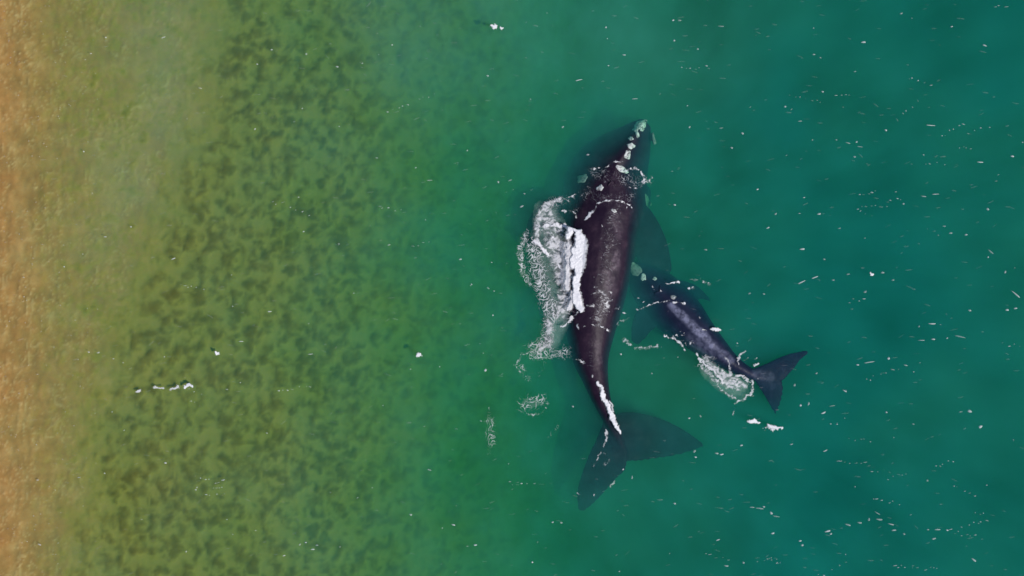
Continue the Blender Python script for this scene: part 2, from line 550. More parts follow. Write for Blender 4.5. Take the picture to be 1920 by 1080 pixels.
mother_body = [  # px, py, half width, top z, height factor, ridge
    (1207, 220, 4, -0.62, 1.0, 0.00),
    (1206, 228, 17, -0.36, 0.9, 0.08),
    (1200, 242, 28, -0.24, 0.85, 0.28),
    (1188, 262, 44, -0.09, 0.8, 0.42),
    (1170, 288, 62, -0.01, 0.8, 0.42),
    (1153, 315, 78, 0.02, 0.82, 0.30),
    (1144, 347, 86, 0.16, 0.88, 0.18),
    (1138, 385, 80, 0.32, 0.90, 0.10),
    (1126, 430, 77, 0.45, 0.95, 0.05),
    (1121, 475, 75, 0.50, 0.97, 0.03),
    (1116, 525, 69, 0.48, 0.97, 0.03),
    (1112, 575, 60, 0.38, 0.98, 0.03),
    (1109, 625, 47, 0.24, 1.0, 0.02),
    (1109, 670, 36, 0.12, 1.05, 0.0),
    (1118, 712, 25, 0.07, 1.15, 0.0),
    (1129, 750, 18, 0.04, 1.3, 0.0),
    (1143, 785, 13, -0.04, 1.4, 0.0),
    (1158, 818, 9, -0.20, 1.2, 0.0),
    (1172, 848, 6, -0.42, 1.0, 0.0)]
mother_fins = [
    [(1140, 782, 1155, 866, -0.52, .40), (1178, 774, 1195, 869, -0.68, .34), (1215, 779, 1230, 865, -0.80, .28),
     (1256, 793, 1264, 861, -0.90, .24), (1293, 813, 1297, 853, -0.98, .19), (1323, 835, 1326, 843, -1.08, .13)],
    [(1135, 785, 1178, 850, -0.48, .40), (1121, 822, 1176, 882, -0.58, .34), (1103, 862, 1160, 900, -0.68, .28),
     (1090, 900, 1140, 924, -0.82, .24), (1083, 934, 1117, 950, -0.95, .19), (1086, 964, 1098, 966, -1.1, .13)],
    [(1172, 355, 1178, 450, -1.0, .55), (1212, 378, 1196, 480, -0.95, .45), (1240, 415, 1210, 508, -0.95, .35),
     (1258, 458, 1228, 526, -1.0, .25), (1266, 503, 1252, 528, -1.05, .12)],
    [(1082, 360, 1075, 445, -1.2, .55), (1045, 365, 1045, 455, -0.8, .45), (1012, 380, 1022, 462, -0.65, .35),
     (992, 408, 1006, 462, -0.85, .25), (982, 440, 992, 464, -1.0, .12)],
]
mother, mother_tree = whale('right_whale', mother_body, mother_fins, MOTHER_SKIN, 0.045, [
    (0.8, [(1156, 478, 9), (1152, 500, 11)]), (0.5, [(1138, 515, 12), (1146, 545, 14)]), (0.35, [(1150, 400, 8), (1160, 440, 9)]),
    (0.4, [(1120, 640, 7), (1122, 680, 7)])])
tag(mother, 'large dark whale with white callosities on its head and its bare back above water',
    'whale', 'two right whales swimming side by side')

calf_body = [
    (1184, 497, 4, -0.55, 1.0, 0.0),
    (1192, 504, 18, -0.50, 0.9, 0.05),
    (1206, 517, 31, -0.34, 0.9, 0.10),
    (1228, 539, 42, -0.12, 0.92, 0.12),
    (1254, 566, 47, 0.06, 0.92, 0.10),
    (1284, 597, 45, 0.14, 0.93, 0.08),
    (1314, 628, 35, 0.16, 0.95, 0.06),
    (1344, 656, 26, 0.13, 1.0, 0.05),
    (1372, 680, 18, 0.08, 1.1, 0.03),
    (1400, 697, 12, 0.00, 1.2, 0.0),
    (1426, 708, 9, -0.08, 1.1, 0.0),
    (1448, 712, 6, -0.14, 0.9, 0.0)]
calf_fins = [
    [(1412, 692, 1432, 720, -0.20, .20), (1442, 680, 1466, 716, -0.20, .17), (1468, 668, 1483, 700, -0.20, .13),
     (1493, 660, 1502, 680, -0.22, .09), (1515, 657, 1518, 662, -0.24, .04)],
    [(1410, 702, 1460, 704, -0.20, .20), (1424, 726, 1471, 722, -0.26, .17), (1437, 746, 1470, 745, -0.34, .13),
     (1447, 763, 1465, 765, -0.42, .09), (1456, 778, 1460, 779, -0.48, .04)],
    [(1212, 552, 1255, 602, -0.75, .30), (1197, 582, 1230, 618, -0.80, .24), (1187, 612, 1212, 638, -0.85, .17),
     (1186, 640, 1200, 650, -0.9, .07)],
    [(1240, 528, 1285, 565, -0.8, .30), (1280, 525, 1308, 562, -0.9, .24), (1312, 535, 1328, 563, -1.05, .17),
     (1335, 555, 1342, 568, -1.2, .07)],
]
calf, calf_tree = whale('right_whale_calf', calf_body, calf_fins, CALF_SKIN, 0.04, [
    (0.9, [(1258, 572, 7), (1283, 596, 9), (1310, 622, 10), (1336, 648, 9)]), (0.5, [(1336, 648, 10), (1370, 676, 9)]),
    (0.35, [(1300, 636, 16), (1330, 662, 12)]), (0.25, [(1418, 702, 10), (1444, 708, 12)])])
tag(calf, 'small dark blue-grey whale calf swimming beside the flank of the large whale, tail pointing right',
    'whale calf', 'two right whales swimming side by side')


def surf(tree, x, y, default=None):
    hit = tree.ray_cast(Vector((x, y, 10)), Vector((0, 0, -1)))
    return hit[0].z if hit[0] is not None else default


def callosity(tree, parent, px, py, rx, ry, rot, rough=0.26, thick=0.045, seed=0, mat=None):
    """A raised, knobbly patch that follows the skin beneath it."""
    n_r, n_a = 7, 22
    bm = bmesh.new()
    x0, y0 = float(wx(px)), float(wy(py))
    rings = []
    c, s = math.cos(rot), math.sin(rot)
    base = surf(tree, x0, y0, -0.5)
    for i in range(n_r + 1):
        ring = []
        f = i / n_r
        for k in range(n_a):
            a = 2 * math.pi * k / n_a
            wob = 1 + rough * float(perlin(1.3 * math.cos(a) + seed * 7.1, 1.3 * math.sin(a) + seed * 3.3, seed)) * 1.6
            u = f * rx * S * wob * math.cos(a); v = f * ry * S * wob * math.sin(a)
            x = x0 + c * u - s * v; y = y0 + s * u + c * v
            z = surf(tree, x, y, base)
            z = max(z, base - 0.35)
            knob = float(perlin(x * 7, y * 7, 5 + seed)) * 0.03
            z += thick * (1 - f ** 4) + knob * (1 - f) + (-0.04 if i == n_r else 0)
            ring.append(bm.verts.new((x, y, z)))
            if i == 0: break
        rings.append(ring)
    for k in range(n_a):
        bm.faces.new((rings[0][0], rings[1][k], rings[1][(k + 1) % n_a]))
    for a, b in zip(rings[1:], rings[2:]):
        for k in range(n_a):
            bm.faces.new((a[k], b[k], b[(k + 1) % n_a], a[(k + 1) % n_a]))
    # underside closes the patch inside the body
    low = [bm.verts.new((v.co.x, v.co.y, v.co.z - 0.08)) for v in rings[-1]]
    for k in range(n_a):
        bm.faces.new((rings[-1][k], low[k], low[(k + 1) % n_a], rings[-1][(k + 1) % n_a]))
    bm.faces.new(low[::-1])
    bmesh.ops.recalc_face_normals(bm, faces=bm.faces)
    me = bpy.data.meshes.new('callosity'); bm.to_mesh(me); bm.free()
    return link('callosity', me, mat or CALLOSITY, parent)


for q, (px, py, rx, ry, rot) in enumerate([
        (1204, 231, 13, 10, 0.1), (1193, 241, 6, 5, 0), (1205, 241, 5, 4, 0), (1196, 251, 4, 7, 0.2), (1183, 259, 5, 4, 0),
        (1184, 273, 9, 6, 0), (1177, 289, 7, 9, -0.2), (1167, 317, 15, 6, -0.45), (1125, 352, 7, 6, 0.5),
        (1093, 333, 12, 8, 0.6), (1219, 375, 6, 14, 0.25), (1227, 256, 4, 13, 0.25), (1150, 396, 6, 3, -0.4)]):
    callosity(mother_tree, mother, px, py, rx, ry, rot, seed=q, mat=DIMMED_CALLOSITY if q in (9, 10, 11) else None)
for q, (px, py, rx, ry, rot) in enumerate([
        (1193, 505, 12, 14, 0.2), (1208, 520, 6, 7, 0), (1262, 557, 6, 4, 0), (1229, 522, 4, 4, 0)]):
    callosity(calf_tree, calf, px, py, rx, ry, rot, thick=0.03, seed=30 + q, mat=DIMMED_CALLOSITY if q in (0, 2) else None)


def blowhole(tree, parent, px, py, rot):
    """One slit of the paired blowhole: a low rounded lip."""
    bm = bmesh.new(); x0, y0 = float(wx(px)), float(wy(py)); rings = []
    for i in range(9):
        t = i / 8 * 2 - 1
        w = 0.045 * math.sqrt(max(1 - t * t, 0.02))
        ring = []
        cx = x0 + 0.17 * t * math.cos(rot); cy = y0 + 0.17 * t * math.sin(rot)
        z = surf(tree, cx, cy, 0.0)
        for k in range(8):
            a = 2 * math.pi * k / 8
            ring.append(bm.verts.new((cx - math.sin(rot) * w * math.cos(a), cy + math.cos(rot) * w * math.cos(a), z + 0.02 + 0.7 * w * math.sin(a))))
        rings.append(ring)
    for a, b in zip(rings, rings[1:]):
        for k in range(8): bm.faces.new((a[k], b[k], b[(k + 1) % 8], a[(k + 1) % 8]))
    bm.faces.new(rings[0]); bm.faces.new(rings[-1][::-1])
    bmesh.ops.recalc_face_normals(bm, faces=bm.faces)
    me = bpy.data.meshes.new('blowhole'); bm.to_mesh(me); bm.free()
    return link('blowhole', me, MOTHER_SKIN if parent is mother else CALF_SKIN, parent)


for px, py, rot in ((1143, 344, 0.9), (1154, 344, 2.1)): blowhole(mother_tree, mother, px, py, rot)
for px, py, rot in ((1233, 548, 0.3), (1238, 541, 1.5)): blowhole(calf_tree, calf, px, py, rot)


# ------------------------------------------------------------------ foam
def ground_z(x, y):
    z = float(water_z(np.float64(x), np.float64(y)))
    for t in (mother_tree, calf_tree):
        h = surf(t, x, y)
        if h is not None and h > z: z = h
    return z


def foam_mesh(name, strokes, scale=1.0, lace=1.0, step=0.8, seed=0, cap=0.015, level=None, stretch=(1.0, 1.0), net=False, sink=0.0, thin=1.0):
    """Foam laid over the sea and the whales: a stroke is (density, [(px, py, radius px), ...])."""
    pts = [p for d, s in strokes for p in s]
    x0 = min(p[0] - p[2] * 1.6 for p in pts); x1 = max(p[0] + p[2] * 1.6 for p in pts)
    y0 = min(p[1] - p[2] * 1.6 for p in pts); y1 = max(p[1] + p[2] * 1.6 for p in pts)
    gx = np.arange(x0, x1, step); gy = np.arange(y0, y1, step)
    PX, PY = np.meshgrid(gx, gy)
    # wobble the strokes so that no edge is ruled
    WX = PX + 7 * fbm(PX / 13, PY / 13, 200 + seed, 4, 0.6); WY = PY + 7 * fbm(PX / 13, PY / 13, 300 + seed, 4, 0.6)
    D = np.zeros_like(PX)
    for d, s in strokes:
        best = np.zeros_like(PX)
        segs = list(zip(s, s[1:])) if len(s) > 1 else [(s[0], s[0])]
        for (ax, ay, ar), (bx, by, br) in segs:
            vx, vy = bx - ax, by - ay
            q = vx * vx + vy * vy
            t = np.clip(((WX - ax) * vx + (WY - ay) * vy) / q, 0, 1) if q > 0 else np.zeros_like(PX)
            dist = np.hypot(WX - ax - t * vx, WY - ay - t * vy)
            r = ar + (br - ar) * t
            best = np.maximum(best, np.clip(1.25 - dist / r, 0, 1))
        D = np.maximum(D, d * best)
    sx, sy = stretch
    if lace > 1.0: D = D * (0.45 + 0.95 * sstep(-0.35, 0.4, fbm(PX / 9, PY / 9, 600 + seed, 3)))
    u = PX / (11 * scale * sx) + 0.5 * perlin(PX / 15, PY / 15, 401 + seed)
    v = PY / (11 * scale * sy) + 0.5 * perlin(PX / 15, PY / 15, 402 + seed)
    ridge = np.abs(perlin(u, v, 7 + seed)) * 1.7
    qx = PX + 4 * perlin(PX / 9, PY / 9, 21 + seed); qy = PY + 4 * perlin(PX / 9, PY / 9, 22 + seed)
    clot = 0.5 + 0.46 * perlin((qx + 0.35 * qy) / (6.2 * sx), qy / (4.8 * sy), 9 + seed) + 0.26 * perlin(qx / 3.4, qy / 2.7, 19 + seed)
    blot = 0.5 + 0.55 * fbm(PX / 15, PY / 15, 10 + seed, 3, 0.6)
    n = lace * (0.52 * clot + 0.30 * ridge + 0.62 * (blot - 0.3)) + (1 - lace) * clot * 0.3
    if net:     # thin wandering filaments rather than clots
        n = 1.9 * np.minimum(np.abs(perlin(u * 1.5, v * 1.5, 31 + seed)), np.abs(perlin(u * 2.6, v * 2.6, 32 + seed)) + 0.1) + 0.55 * blot + 0.12 * clot
    soft = sstep(-0.16, 0.36, D * 0.8 - n) * sstep(0.05, 0.5, D)
    veil = (0.10 if net else 0.22) * sstep(0.15, 1.0, D) * blot * lace                 # thin bubbles between the strands
    cover = np.clip(np.maximum(soft * np.clip(0.30 + 0.60 * D, 0, 1), veil), 0, 1)
    cover = cover * thin
    if sink > 0: cover = thin * sstep(0.1, 0.9, D) * (0.35 + 0.65 * blot)      # bubbles carried under, no strands
    on = cover > 0.04
    amount = cover
    ny, nx = on.shape
    ys_, xs_ = np.nonzero(on[:-1, :-1])
    if len(xs_) == 0: return None
    corner = {}
    V = []; C = []
    top_id = {}; low_id = {}

    def vert(i, j):
        key = (i, j)
        if key in top_id: return
        x = float(wx(gx[i])); y = float(wy(gy[j]))
        z = ground_z(x, y) - sink
        g = z
        if level is not None: z = max(z, level * float(sstep(0.1, 1.3, D[j, i])) + 0.03 * float(clot[j, i]))
        h = cap * float(amount[j, i]) + 0.006
        top_id[key] = len(V); V.append((x, y, z + 0.012 + h))
        low_id[key] = len(V); V.append((x, y, min(g, z) - 0.01))
        cv = float(1 - math.sqrt(1 - min(amount[j, i], 0.999))); C.extend((cv, cv))
    F = []
    cells = set(zip(xs_.tolist(), ys_.tolist()))
    for i, j in cells:
        for a in ((i, j), (i + 1, j), (i + 1, j + 1), (i, j + 1)): vert(*a)
        q = ((i, j), (i, j + 1), (i + 1, j + 1), (i + 1, j))
        F.append([top_id[a] for a in q])
        F.append([low_id[a] for a in q[::-1]])
        for (di, dj), (p, r) in {(-1, 0): (q[0], q[1]), (0, 1): (q[1], q[2]), (1, 0): (q[2], q[3]), (0, -1): (q[3], q[0])}.items():
            if (i + di, j + dj) not in cells:
                F.append([top_id[r], top_id[p], low_id[p], low_id[r]])
    return with_cover(mesh_np(name, V, F), C)


def with_cover(me, C):
    a = me.attributes.new('cover', 'FLOAT', 'POINT')
    a.data.foreach_set('value', np.asarray(C, dtype=np.float32))
    return me


def foam(name, label, strokes, group=None, kind='stuff', cat='foam', **kw):
    me = foam_mesh(name, strokes, **kw)
    if me is None: return None
    o = link(name, me, FOAM)
    return tag(o, label, cat, group, kind)


foam('breaking_foam', 'solid white breaking foam along the left edge of the large whale\'s back', [
    (2.4, [(1074, 432, 4), (1086, 440, 9), (1088, 462, 14), (1087, 488, 13), (1083, 512, 8), (1079, 540, 6), (1081, 562, 11), (1087, 580, 7)]),
    (1.5, [(1068, 428, 6), (1064, 446, 7)]), (1.2, [(1076, 470, 14), (1074, 500, 12)]), (1.0, [(1064, 460, 14), (1062, 540, 13)]),
    (1.0, [(1072, 545, 6), (1070, 570, 10), (1062, 580, 5)])], lace=0.6, cap=0.015, level=0.33, seed=1)
foam('churned_foam', 'lacy churned froth spreading left of the large whale over its flipper', [
    (0.84, [(1050, 372, 6), (1024, 386, 11), (1011, 406, 11), (1006, 430, 11), (1008, 450, 9)]),
    (1.25, [(1003, 452, 6), (1014, 461, 6), (1028, 478, 5)]),
    (0.72, [(1026, 402, 24), (1036, 434, 34)]),
    (1.15, [(1024, 424, 5), (1044, 420, 5), (1062, 426, 5)]),
    (0.92, [(1040, 455, 30), (1052, 490, 28), (1056, 522, 24)]),
    (0.80, [(1060, 545, 20), (1054, 584, 26)]),
    (1.5, [(1046, 496, 4), (1054, 504, 4)]), (1.4, [(1050, 527, 3)]), (1.3, [(1036, 446, 4)]), (1.3, [(1064, 512, 3), (1072, 522, 3)]), (1.4, [(1062, 560, 3), (1072, 556, 3)]),
    (0.80, [(1028, 606, 14), (1030, 640, 12), (1008, 660, 9)]),
    (1.0, [(1084, 586, 3), (1068, 600, 3), (1052, 614, 3)]),
    (0.9, [(1042, 566, 2.4), (1046, 592, 2.4)]),
], seed=2, stretch=(1.15, 0.8), step=0.8, scale=0.95)
foam('bubble_cloud', 'milky green cloud of bubbles under the froth left of the large whale', [
    (0.9, [(1024, 400, 30), (1030, 440, 40), (1044, 490, 40), (1050, 540, 34), (1048, 590, 28), (1030, 640, 24)])],
    seed=50, step=1.6, sink=0.22, thin=0.30, cat='bubbles')
foam('bubble_cloud', 'milky green cloud of bubbles under the foam at the calf\'s tail stock', [
    (0.9, [(1324, 690, 16), (1350, 712, 22), (1386, 730, 24)])], seed=51, step=1.6, sink=0.22, thin=0.28, cat='bubbles')
foam('lace_foam', 'thin green-tinted lace of foam at the outer left edge of the churned froth', [
    (0.85, [(1000, 460, 24), (1008, 505, 32), (1020, 550, 28), (1036, 592, 24)]),
    (0.80, [(988, 436, 12), (974, 470, 12), (978, 505, 12), (994, 532, 10)]),
    (0.75, [(1030, 600, 26), (1026, 640, 24), (1000, 664, 20), (1060, 660, 18)]),
    (0.7, [(1040, 380, 22), (1070, 372, 12)]),
], seed=40, net=True, scale=0.9)
foam('head_foam', 'fine foam squiggles on the water around the large whale\'s head', [
    (0.60, [(1112, 322, 20), (1150, 336, 30), (1190, 340, 30), (1214, 336, 18)]),
    (0.55, [(1100, 366, 24), (1140, 374, 28), (1180, 372, 26)]), (0.5, [(1080, 390, 22)])],
    seed=41, net=True, scale=0.75)
foam('trailing_foam', 'thin ring of foam trailing left of the large whale\'s tail stock', [
    (0.75, [(1010, 640, 3), (1004, 658, 4), (978, 664, 4), (968, 682, 4), (976, 700, 3)]),
    (0.62, [(1012, 670, 9), (1030, 668, 9), (1062, 670, 5), (1090, 674, 4)]),
    (0.5, [(1020, 680, 8), (1010, 705, 6)]),
    (0.7, [(1000, 650, 26), (1030, 640, 20)]), (0.6, [(975, 690, 16), (990, 710, 14)]),
], seed=3, net=True)
foam('drifting_foam', 'faint curls of old foam drifting on green water left of the large whale\'s flukes', [
    (0.72, [(972, 770, 3), (985, 773, 4), (1000, 780, 4), (1015, 775, 3), (1024, 760, 3)]),
    (0.75, [(985, 758, 24), (1015, 752, 20)]), (0.7, [(918, 785, 16), (920, 830, 16)]),
    (0.55, [(914, 762, 4), (918, 780, 5), (912, 800, 5), (922, 825, 6), (918, 850, 7)]),
    (0.6, [(1048, 798, 5), (1035, 812, 5), (1026, 820, 4)]),
], seed=4, net=True)
foam('bow_foam', 'fine white line of water parting behind the large whale\'s head', [
    (1.15, [(1094, 412, 2.4), (1104, 404, 3.6), (1112, 394, 2), (1120, 384, 3.6), (1134, 378, 2.4), (1152, 375, 2.6), (1170, 380, 2.2), (1184, 388, 2)]),
    (0.9, [(1165, 320, 2.5), (1182, 316, 2.5), (1198, 317, 2.2)]),
    (0.85, [(1203, 322, 2.5), (1208, 336, 2.5), (1206, 344, 3), (1218, 340, 3.5), (1221, 332, 3)]),
    (0.8, [(1172, 348, 2.4), (1184, 353, 2.6), (1194, 352, 2)]),
    (0.7, [(1130, 316, 2), (1150, 304, 2), (1168, 302, 2)]), (0.7, [(1112, 318, 3), (1128, 316, 3)]),
    (0.8, [(1060, 371, 2), (1074, 368, 3), (1078, 364, 3)]),
    (0.75, [(1052, 396, 2.5), (1066, 396, 2.6), (1078, 402, 2.6), (1084, 410, 2)]),
    (0.55, [(1100, 345, 4), (1112, 365, 5)]),
    (0.5, [(1125, 372, 5), (1145, 366, 5)]), (0.9, [(1175, 392, 3)]), (0.9, [(1198, 392, 2.6)]), (0.9, [(1102, 344, 2.6)]),
], seed=5, lace=1.1)
foam('back_foam', 'broken white trickles running across the large whale\'s exposed back', [
    (0.85, [(1108, 555, 3), (1118, 550, 4), (1134, 545, 4), (1146, 548, 3)]),
    (0.85, [(1098, 570, 3), (1116, 574, 4), (1132, 568, 4), (1150, 564, 3)]),
    (0.62, [(1112, 540, 7), (1135, 552, 10), (1140, 575, 8)]),
    (0.8, [(1136, 585, 4), (1150, 578, 4), (1158, 578, 3)]),
    (0.85, [(1080, 604, 3), (1082, 610, 4), (1086, 618, 3), (1096, 612, 2.4)]),
    (0.9, [(1110, 608, 2), (1130, 613, 2.4), (1142, 620, 2)]),
    (0.6, [(1050, 609, 3), (1066, 606, 3)]),
    (0.85, [(1085, 672, 3), (1092, 680, 3.4), (1104, 676, 2.4)]),
    (0.8, [(1114, 522, 3)]), (0.8, [(1126, 423, 2.8)]), (0.7, [(1135, 452, 2.6)]), (0.55, [(1128, 450, 7), (1140, 470, 5)]),
    (0.5, [(1155, 425, 4), (1168, 436, 4)]),
], seed=6, lace=1.1)
foam('back_glints', 'thin broken water film glinting over the large whale\'s back', [  # white net modelled for glints on the wet back
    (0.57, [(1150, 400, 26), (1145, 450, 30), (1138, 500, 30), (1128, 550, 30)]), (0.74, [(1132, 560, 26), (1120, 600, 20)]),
    (0.5, [(1105, 640, 20), (1110, 690, 16)])], seed=44, net=True, scale=0.9, stretch=(1.4, 0.8))  # glints on the wet back, modelled as a thin white net
foam('tail_streak', 'bright white streak of foam lying along the ridge of the large whale\'s tail stock', [
    (1.9, [(1121, 716, 4), (1127, 726, 5), (1129, 738, 4.5), (1136, 754, 5), (1141, 768, 5.4), (1149, 784, 5), (1156, 800, 3.6), (1162, 813, 1.6)]),
    (0.9, [(1110, 706, 2.6)]), (0.8, [(1143, 752, 2.6), (1150, 770, 2.2)])], lace=0.3, cap=0.03, level=0.06, seed=7)  # bright white streak along the tail stock ridge
foam('fluke_foam', 'thin broken foam line along the front edge of the large whale\'s left fluke', [
    (0.8, [(1138, 806, 2.4), (1137, 820, 3), (1132, 836, 2.6)]), (0.6, [(1126, 850, 2.4), (1112, 875, 2.4)]),
    (0.5, [(1130, 872, 5), (1142, 864, 6)]), (0.75, [(1146, 910, 5), (1152, 904, 4)]), (0.9, [(1114, 927, 3.6)]),
    (0.75, [(1084, 926, 2.6)]), (0.85, [(1246, 824, 2.4)])], seed=8, lace=0.8)
foam('calf_foam', 'web of foam around the tail stock of the whale calf', [
    (1.0, [(1306, 664, 3), (1318, 682, 3.5), (1330, 690, 4), (1345, 702, 5), (1357, 716, 5)]),
    (0.75, [(1310, 684, 3), (1322, 692, 5), (1334, 706, 6), (1345, 716, 6)]),
    (0.62, [(1326, 668, 6), (1342, 672, 6)]),
    (0.85, [(1361, 668, 3), (1367, 684, 3), (1370, 700, 4)]),
    (0.85, [(1384, 684, 3), (1383, 676, 2.6), (1388, 664, 3), (1396, 658, 2.4)]),
    (0.85, [(1380, 704, 5), (1394, 706, 5), (1404, 716, 3)]),
    (0.8, [(1408, 714, 3), (1410, 728, 4), (1406, 738, 4), (1396, 748, 4), (1384, 752, 4), (1379, 757, 3)]),
    (0.8, [(1322, 672, 9), (1345, 694, 12), (1372, 712, 14), (1396, 722, 10)]),
    (0.7, [(1343, 722, 3), (1352, 732, 4), (1368, 742, 4), (1380, 745, 3)]),
    (0.85, [(1360, 716, 14), (1384, 724, 14)]),
    (0.95, [(1386, 716, 3), (1382, 728, 3)]), (0.8, [(1411, 742, 3)]),
    (0.55, [(1377, 768, 3), (1374, 778, 3)]),
    (0.7, [(1394, 674, 2.2), (1402, 673, 2.2)]), (1.0, [(1414, 683, 3.4), (1420, 683, 2.6)]), (0.8, [(1419, 673, 2.6)]),
], seed=9, scale=0.8, lace=0.92)
foam('calf_back_foam', 'fine foam lines across the back and left flank of the whale calf', [
    (1.05, [(1196, 581, 2), (1212, 574, 2), (1226, 568, 2.4), (1246, 566, 2.6), (1266, 566, 2.6), (1284, 570, 2)]),
    (0.95, [(1246, 628, 2), (1258, 630, 3), (1270, 638, 3.4), (1278, 648, 3.4), (1284, 656, 2.6)]),
    (0.7, [(1270, 630, 3), (1284, 628, 2.6)]), (0.8, [(1286, 646, 3), (1296, 642, 3.4), (1302, 636, 2.4)]),
    (1.5, [(1334, 618, 4), (1344, 618, 5), (1352, 620, 2)]), (0.7, [(1316, 618, 2.6), (1328, 616, 2.6)]),
    (1.2, [(1248, 530, 2), (1258, 530, 2.8), (1272, 530, 2)]), (0.95, [(1224, 539, 3)]), (0.9, [(1240, 547, 3), (1246, 547, 2.4)]),
    (0.9, [(1292, 540, 2), (1302, 539, 2.2)]), (1.0, [(1264, 558, 3.4)]), (0.9, [(1208, 566, 2.8)]),
    (0.7, [(1296, 524, 4), (1312, 522, 3)]), (0.65, [(1318, 528, 4), (1332, 534, 5)]), (0.8, [(1311, 597, 3.4)]),
    (0.95, [(1284, 597, 4)]), (0.8, [(1338, 646, 4)]), (0.5, [(1196, 558, 4)]),
], seed=10, lace=1.05)
foam('splash_foam', 'short band of foam spots below the calf\'s flipper beside the large whale', [
    (0.6, [(1168, 636, 7), (1184, 644, 6)]), (0.72, [(1192, 652, 4), (1212, 654, 6), (1232, 648, 5)]),
    (0.5, [(1160, 608, 6), (1176, 596, 5)]), (1.0, [(1167, 587, 3.2), (1172, 587, 2.4)])], seed=11, scale=0.7)

PATCHES = 'bright glints modelled as white patches on the open water'  # brightest glints, each modelled as its own white patch
foam('bright_patch', 'small white foam wedge below the calf\'s lower fluke, the left one of two', [  # white wedge modelled for a bright glint
    (1.9, [(1408, 790, 4.6), (1416, 790, 4), (1426, 790, 1.8)])], PATCHES, 'thing', 'bright patch', seed=20, lace=0.25, cap=0.03)
foam('bright_patch', 'ragged white foam patch below the calf\'s lower fluke, the right one of two', [  # white patch modelled for a bright glint
    (1.6, [(1440, 799, 4), (1448, 801, 4.4), (1456, 803, 3), (1466, 803, 1.6)]), (1.2, [(1447, 806, 3.4)]), (0.9, [(1435, 803, 2.4)])],
    PATCHES, 'thing', 'bright patch', seed=21, lace=0.35, cap=0.06)
foam('bright_patch', 'bright white patch on pale green water far above the whales, larger of a pair', [
    (1.8, [(922, 49, 3.2), (927, 49, 4.6)]), (1.0, [(928, 44, 2.2)])], PATCHES, 'thing', 'bright patch', seed=22, lace=0.25, cap=0.03)
foam('bright_patch', 'bright white spot on pale green water far above the whales, smaller of a pair', [
    (1.8, [(941, 53, 4.2)])], PATCHES, 'thing', 'bright patch', seed=23, lace=0.25, cap=0.03)
foam('bright_patch', 'bright oval foam spot on green water level with the large whale\'s tail stock', [  # white spot modelled for a bright glint
    (1.8, [(783, 666, 3.6), (788, 666, 3.6)])], PATCHES, 'thing', 'bright patch', seed=24, lace=0.25, cap=0.03)
foam('bright_patch', 'bright round spot on shallow water over the olive weed', [
    (1.8, [(407, 661, 4)])], PATCHES, 'thing', 'bright patch', seed=25, lace=0.25, cap=0.03)
foam('bright_patch', 'broken line of white dashes on the water over the shallow weed', [
    (1.0, [(256, 732, 2.6), (262, 732, 2)]), (0.9, [(290, 728, 4), (306, 727, 3)]), (0.95, [(322, 730, 5), (334, 726, 5)]),
    (1.5, [(346, 724, 3), (358, 723, 3)])], None, 'stuff', 'foam', seed=26, lace=0.6)
foam('bright_patch', 'bright round spot on open teal water above and right of the calf', [
    (1.8, [(1634, 515, 4)])], PATCHES, 'thing', 'bright patch', seed=27, lace=0.3)

